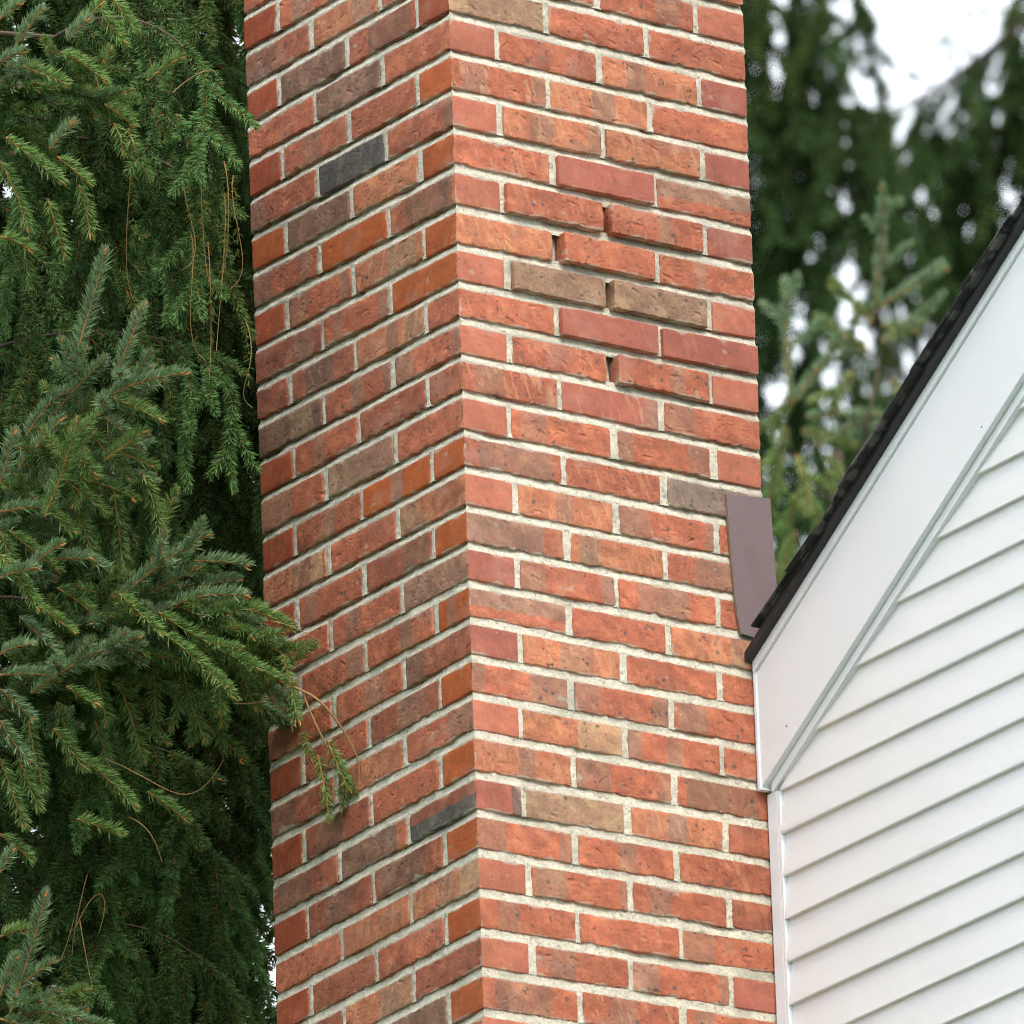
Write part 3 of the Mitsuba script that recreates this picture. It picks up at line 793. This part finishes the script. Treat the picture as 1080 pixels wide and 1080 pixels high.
hero(14, [(-80, 790, .1), (0, 750, .03), (70, 712, 0), (140, 676, -.03)],
     [(33, 731, 144, 672, -.02, -.06, NB, {'len': .019}), (0, 712, 52, 712, -.05, -.07, NB), (62, 704, 58, 700, 0, -.09, NB), (70, 724, 100, 742, -.03, -.04, MIDG * 1.2), (0, 727, 33, 757, -.04, -.05, NB), (56, 768, 87, 809, .0, .0, MIDG * 1.1),
      (85, 800, 141, 850, .02, .02, MIDG * 1.05), (155, 835, 195, 864, .03, .03, MIDG * 1.05), (81, 864, 126, 880, .0, -.02, MIDG * 1.1), (0, 760, 28, 800, -.04, -.04, NB), (0, 690, 30, 680, -.05, -.06, NB), (0, 610, 35, 600, -.05, -.07, NB),
      (30, 600, 62, 575, -.04, -.05, NB), (0, 585, 40, 640, -.04, -.05, MIDG * 1.1), (40, 640, 75, 665, -.02, -.02, MIDG * 1.1), (95, 590, 130, 612, .03, .02, NB), (60, 590, 95, 590, .0, -.02, NB), (20, 650, 60, 690, -.02, -.03, NB), (60, 620, 100, 650, .02, .02, MIDG),
      (100, 700, 112, 760, .06, .06, MIDG), (125, 720, 150, 800, .08, .08, MIDG * .9), (60, 740, 75, 800, .05, .05, MIDG), (30, 760, 45, 830, .03, .03, MIDG), (0, 800, 25, 870, -.02, -.02, MIDG), (20, 800, 40, 850, 0, 0, MIDG * 1.1), (100, 760, 120, 830, .08, .08, MIDG * .9)],
     [([(110, 800, .05), (159, 824, .02), (193, 838, .0), (218, 827, -.01), (236, 801, -.02)], .0015), ([(136, 862, .03), (155, 875, .02), (165, 892, .02), (171, 909, .02)], .0018)])
hero(15, [(-80, 1130, .1), (-20, 1100, .02), (12, 1066, -.02)],
     [(11, 1068, 48, 945, -.04, -.07, NB, {'len': .021, 'side': False}), (20, 1070, 82, 1072, -.04, -.06, NB), (14, 1045, 54, 1016, -.04, -.05, NB), (0, 988, 26, 980, -.03, -.03, MIDG * 1.1), (0, 1050, 18, 1010, -.03, -.04, NB), (0, 1075, 40, 1085, -.04, -.05, NB),
      (0, 920, 12, 900, -.02, -.02, NB), (0, 880, 30, 905, 0, 0, MIDG)],
     [([(92, 922, .1), (80, 975, .1), (76, 1008, .1)], .0015), ([(84, 970, .1), (90, 1005, .1), (98, 1045, .1)], .0015), ([(80, 978, .1), (100, 945, .1), (110, 950, .1), (104, 985, .1)], .0012), ([(62, 1010, .1), (66, 1008, .1), (78, 970, .1)], .0012)])
hero(16, [(-90, 120, .25), (0, 110, .15), (60, 90, .1)],
     [(6, 145, 63, 190, .02, 0, MIDG * 1.1), (25, 70, 67, 87, .02, .0, MIDG * 1.15), (64, 55, 109, 84, .05, .05, MIDG * 1.1), (52, 157, 76, 131, .03, .02, NB), (17, 47, 43, 12, .0, -.01, NB), (0, 20, 20, 5, 0, 0, NB), (0, 65, 22, 55, 0, -.02, NB), (80, 30, 105, 5, .08, .08, MIDG),
      (70, 40, 92, 22, .06, .05, NB), (50, 210, 67, 268, .05, .05, MIDG * .95), (83, 195, 95, 246, .06, .06, MIDG), (60, 165, 92, 192, .03, .03, MIDG * 1.1), (0, 170, 30, 240, .04, .04, MIDG * .9), (0, 250, 30, 262, .03, .03, MIDG), (20, 215, 30, 300, .06, .06, DARK * 1.2),
      (100, 95, 115, 55, .1, .1, MIDG), (110, 110, 138, 130, .1, .1, MIDG), (120, 130, 130, 160, .1, .1, MIDG), (135, 135, 155, 185, .1, .1, MIDG), (155, 85, 190, 62, .12, .12, MIDG), (160, 115, 175, 145, .12, .12, MIDG * 1.1), (185, 120, 198, 148, .12, .12, MIDG), (100, 0, 130, 45, .1, .1, MIDG), (120, 0, 140, 30, .12, .12, MIDG)],
     [([(182, 98, .1), (205, 80, .1), (222, 74, .1), (228, 80, .1)], .0015)])


# hanging sprays behind: an arching axis and pendulous twigs
def hanging(tree, seed, axis, colour, reach=(.14, .34), every=.034, width=.0021, dens=2600, length=.0175, fan=.35, limb_from=None, sub=True):
    sp = Spray(seed)
    g = sp.g
    c = arc([at(*q) for q in axis], 16)
    if limb_from is not None:
        base = limb_from(c[0][2] + .15)
        sp.wood(arc([base, (base + c[0]) / 2 + [0, 0, .04], c[0]], 8), .007, .004, OLDWOOD, 5)
    sp.wood(c, .0035, .0015, OLDWOOD, 5)
    L = np.sum(np.linalg.norm(np.diff(c, axis=0), axis=1))
    m = max(3, int(L / every))
    tt = unit(np.gradient(c, axis=0))
    for i in range(m):
        f = (i + g.uniform(.1, .9)) / m
        o = np.array([np.interp(f * (len(c) - 1), np.arange(len(c)), c[:, q]) for q in range(3)])
        t = unit(np.array([np.interp(f * (len(c) - 1), np.arange(len(c)), tt[:, q]) for q in range(3)]))
        a = unit(np.cross(t, [0, 0, 1.]))
        d = unit(np.array([0, 0, -1.]) + t * g.uniform(-.05, .45) + a * g.normal(0, fan) + RIGHT * g.normal(0, .1))
        ln = g.uniform(*reach)
        e = o + d * ln
        start = unit(t * .6 + a * g.normal(0, .5) + np.array([0, 0, -.3]))
        pts = arc([o, o + start * ln * .22 + d * ln * .18, o + d * ln * .6 + start * ln * .12, e + start * ln * .1], 9)
        col = colour * g.uniform(.6, 1.4)
        if g.random() < .25:
            col = col * .6 + YELL * .3
        sp.wood(pts, .0016, .001, NEWWOOD * .8, 4)
        sp.needles(pts, col, density=dens, length=length, width=width, under=.9)
        if sub:
            sp.side_shoots(pts, col, reach=min(.11, ln * .4), every=.055, f0=.15, f1=.9, hang=.5, density=dens, length=length * .95, width=width, bud=False, under=.9)
    tip = c[-1] + unit(c[-1] - c[-2]) * .05
    sp.shoot(c[-3], tip + np.array([0, 0, -.01]), colour * 1.15, density=dens, length=length, width=width)
    sp.add(tree)


g = np.random.default_rng(6)
for i in range(26):             # the crown's other sides: out of the picture, but they shade it
    z = Z0 + g.uniform(-3.2, 3.2)
    th = g.uniform(0, 2 * np.pi)
    o = on_trunk(z)
    dirn = np.array([math.cos(th), math.sin(th), 0])
    if dirn @ FWD < -.2:
        dirn = -dirn
    e = o + dirn * g.uniform(.9, 1.7) + np.array([0, 0, -.25])
    rel = e - CAM
    uu = 540 + FPX * (rel @ RIGHT) / (rel @ FWD)
    if uu > -120:
        e = o + (e - o) * max(.2, (-120 - (540 + FPX * ((o - CAM) @ RIGHT) / ((o - CAM) @ FWD))) / (uu - (540 + FPX * ((o - CAM) @ RIGHT) / ((o - CAM) @ FWD))))
    inv = lambda q: (540 + FPX * ((q - CAM) @ RIGHT) / ((q - CAM) @ FWD), 540 + FPX * ((q - CAM) @ DOWN) / ((q - CAM) @ FWD), (q - CAM) @ FWD)
    hanging(NEAR, 700 + i, [inv(o), inv((o + e) / 2 + [0, 0, .12]), inv(e)], DARK, reach=(.2, .42), every=.06, dens=500, width=.006, length=.022, limb_from=None)
g = np.random.default_rng(8)
for i in range(9):             # extra crown sprays added out of view to shade the chimney left face
    z = Z0 + g.uniform(-2.6, 1.6)
    o = on_trunk(z)
    e = np.array([W, 0, 0]) * 0 + [-g.uniform(1.45, 2.1), g.uniform(-.35, .8), z - .25]
    hanging(NEAR, 800 + i, [inv(o), inv((o + e) / 2 + [0, 0, .15]), inv(e)], DARK, reach=(.2, .42), every=.05, dens=600, width=.006, length=.022, limb_from=None)
g = np.random.default_rng(5)
for i in range(34):             # the curtain right behind the foremost branches
    v = -120 + 1180 * (i + g.uniform(0, 1)) / 34
    d = B + g.uniform(.25, .9)
    u1 = g.uniform(120, 245) if i % 3 else g.uniform(40, 140)
    if i % 2:
        d, u1 = B + g.uniform(.85, 1.2), g.uniform(225, 300)
    if v > 800:
        u1 = min(u1, 262)
    u0 = u1 - g.uniform(150, 260)
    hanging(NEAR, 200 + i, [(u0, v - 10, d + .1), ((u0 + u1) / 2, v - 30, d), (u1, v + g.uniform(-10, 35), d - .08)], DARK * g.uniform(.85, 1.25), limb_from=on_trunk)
for i in range(34):             # deeper in the crown
    v = -150 + 1250 * (i + g.uniform(0, 1)) / 34
    d = B + g.uniform(1.0, 1.9)
    u1 = (g.uniform(190, 340) if i % 2 else g.uniform(20, 200)) if not 800 < v < 960 else g.uniform(150, 262)
    u0 = u1 - g.uniform(220, 330)
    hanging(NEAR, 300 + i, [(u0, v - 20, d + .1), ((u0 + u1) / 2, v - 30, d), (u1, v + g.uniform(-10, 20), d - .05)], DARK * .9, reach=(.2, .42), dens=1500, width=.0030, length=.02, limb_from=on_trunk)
for i, (v, u1) in enumerate([(300, 300), (370, 310), (430, 300), (480, 310), (560, 300), (640, 300), (700, 290), (780, 285), (250, 300), (925, 268)]):
    d = B + g.uniform(1.2, 1.6)
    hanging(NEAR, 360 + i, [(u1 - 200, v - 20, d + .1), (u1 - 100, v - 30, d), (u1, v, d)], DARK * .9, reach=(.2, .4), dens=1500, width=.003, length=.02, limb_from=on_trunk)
for i, (u, v, ln) in enumerate([(214, 200, 110), (240, 215, 95), (250, 230, 75), (199, 215, 70), (223, 300, 120), (262, 380, 50), (140, 190, 140), (205, 290, 90), (237, 240, 130)]):   # bare hanging twigs
    sp = Spray(400 + i)
    d = B + .15
    sp.wood(arc([at(u - 4, v - 45, d + .06), at(u + sp.g.uniform(-3, 3), v, d), at(u + sp.g.uniform(-8, 8), v + ln * .6, d), at(u + sp.g.uniform(-14, 12), v + ln, d)], 14), .0010, .0006, DRYWOOD, 4)
    sp.needles(arc([at(u - 4, v - 45, d + .06), at(u, v, d), at(u, v + ln * .5, d)], 8), YELL * .9, density=500, length=.012, width=.0015)
    sp.add(NEAR)

# ---- a younger spruce behind the house, its top in the gap between chimney and roof
YOUNG = 'spruce_tree_001'
labels[YOUNG] = {'label': 'young spruce top with upright brown shoots, blurred, between chimney and roof edge', 'category': 'tree'}
Q = 29.5
yt = at(905, 900, Q + .6)
yt_on = trunk(YOUNG, yt[0], yt[1], at(905, 420, Q + .6)[2], .13, 2)


def soft(seed, tree, depth, base, shoots, side=True, scale=1.0, den=1500, w=.0034):
    sp = Spray(seed)
    sp.wood(arc([yt_on(at(*base[0], depth)[2]), *[at(u, v, depth) for u, v in base]], 10), .006, .002, OLDWOOD, 5)
    for u0, v0, u1, v1, c in shoots:
        pts = sp.shoot(at(u0, v0, depth), at(u1, v1, depth + sp.g.uniform(-.1, .1)), c, r=.0044, wood=np.array([.36, .19, .08]), length=.022 * scale, width=w, density=den, sag=.1)
        if side:
            sp.side_shoots(pts, c, reach=.09, every=.05, length=.02 * scale, width=w, density=den)
    sp.add(tree)


YB, YG = np.array([.25, .36, .20]), np.array([.24, .33, .12])
soft(21, YOUNG, Q, [(900, 560), (850, 500), (832, 410)], [(833, 425, 828, 296, YB), (836, 425, 890, 358, YB), (832, 420, 815, 460, YG), (850, 440, 925, 437, YB), (845, 455, 905, 470, YG), (830, 450, 812, 520, YG), (860, 470, 920, 442, YB), (840, 480, 850, 540, YG), (870, 480, 900, 530, YG)])
soft(22, YOUNG, Q, [(905, 480), (925, 400), (922, 320)], [(922, 330, 931, 197, YB), (925, 325, 995, 284, YB), (930, 360, 988, 318, YB), (920, 340, 880, 305, YG), (915, 370, 870, 345, YG), (930, 345, 965, 350, YG), (900, 390, 880, 430, YG), (940, 400, 965, 450, YG), (905, 330, 892, 370, YB)])
soft(23, YOUNG, Q + .2, [(905, 640), (870, 600), (840, 560)], [(840, 560, 815, 640, YG), (860, 560, 850, 640, YG), (880, 540, 890, 610, YG * .8), (840, 520, 825, 600, MIDG), (900, 500, 930, 540, YG * .8), (870, 500, 915, 520, MIDG), (850, 520, 880, 590, MIDG), (825, 480, 808, 560, MIDG)])

# ---- tall dark spruces far behind
FAR = 'spruce_tree_002'
labels[FAR] = {'label': 'dark drooping spruce far behind, right beside the chimney, sky showing through its branches', 'category': 'tree'}
FD = 41.0
f2 = at(640, 500, FD + .5)
f2_on = trunk(FAR, f2[0], f2[1], 24.0, .30, 3)
FD2 = 43.0
FAR2 = 'spruce_tree_003'
labels[FAR2] = {'label': 'far dark spruce at the upper right above the roof, its drooping limb against white sky', 'category': 'tree'}
f3 = at(1330, 500, FD2 + .5)
f3_on = trunk(FAR2, f3[0], f3[1], 24.0, .30, 4)
farkw = dict(reach=(.25, .6), every=.05, width=.0075, dens=860, length=.028, fan=.3)
for i, ax in enumerate([[(700, -90, 0), (800, -60, 0), (892, -25, 0)], [(700, -20, .3), (790, -10, .2), (868, 50, .1)], [(700, 20, 0), (800, 40, 0), (872, 95, -.1)], [(700, 90, .3), (790, 100, .2), (850, 150, .1)], [(720, 120, .1), (830, 110, 0), (920, 118, -.2)],
                        [(720, 190, 0), (820, 190, 0), (905, 180, -.2)], [(700, 250, .4), (790, 270, .3), (860, 300, .2)], [(700, 330, .4), (800, 340, .3), (890, 360, .2)], [(700, 420, .4), (820, 430, .3), (930, 420, .2)], [(720, 200, .5), (830, 215, .5), (950, 200, .4)], [(700, 500, .5), (820, 510, .4), (900, 520, .3)]]):
    hanging(FAR, 500 + i, [(u, v, FD + d) for u, v, d in ax], DARK * .72, limb_from=f2_on, **farkw)
sp = Spray(650)
for line, r in (([(1330, -160), (1180, -50), (1085, 20), (1020, 70), (960, 108), (905, 118)], .016), ([(1085, 20), (1050, 12), (1020, 18)], .005), ([(1030, 62), (1000, 40), (985, 52)], .004), ([(1010, 76), (1000, 55)], .003), ([(985, 92), (960, 78)], .003)):
    sp.wood(arc([at(u, v, FD2 - .15) for u, v in line], 16), r, r * .35, OLDWOOD * .6, 6)
    if r < .01:
        sp.needles([at(u, v, FD2 - .15) for u, v in line], DARK * .8, density=500, length=.026, width=.006)
sp.add(FAR2)
for i, ax in enumerate([[(1180, -40, .2), (1085, 22, 0), (985, 100, -.2), (900, 118, -.3)], [(1200, 50, .3), (1130, 70, .2), (1045, 105, .1)], [(1200, 130, .3), (1100, 130, .2), (1010, 150, .1)], [(1180, 200, .4), (1090, 210, .3), (1000, 215, .3)],
                        [(1180, 120, .6), (1060, 130, .5), (940, 160, .4)], [(1180, 260, .6), (1060, 250, .5), (950, 260, .4)], [(1200, 320, .6), (1080, 310, .5), (970, 330, .4)], [(1200, -60, .5), (1110, -30, .5), (1070, 5, .5)], [(1150, 400, .6), (1040, 390, .5), (960, 420, .4)]]):
    hanging(FAR2, 600 + i, [(u, v, FD2 + d) for u, v, d in ax], DARK * .72, limb_from=f3_on, **farkw)
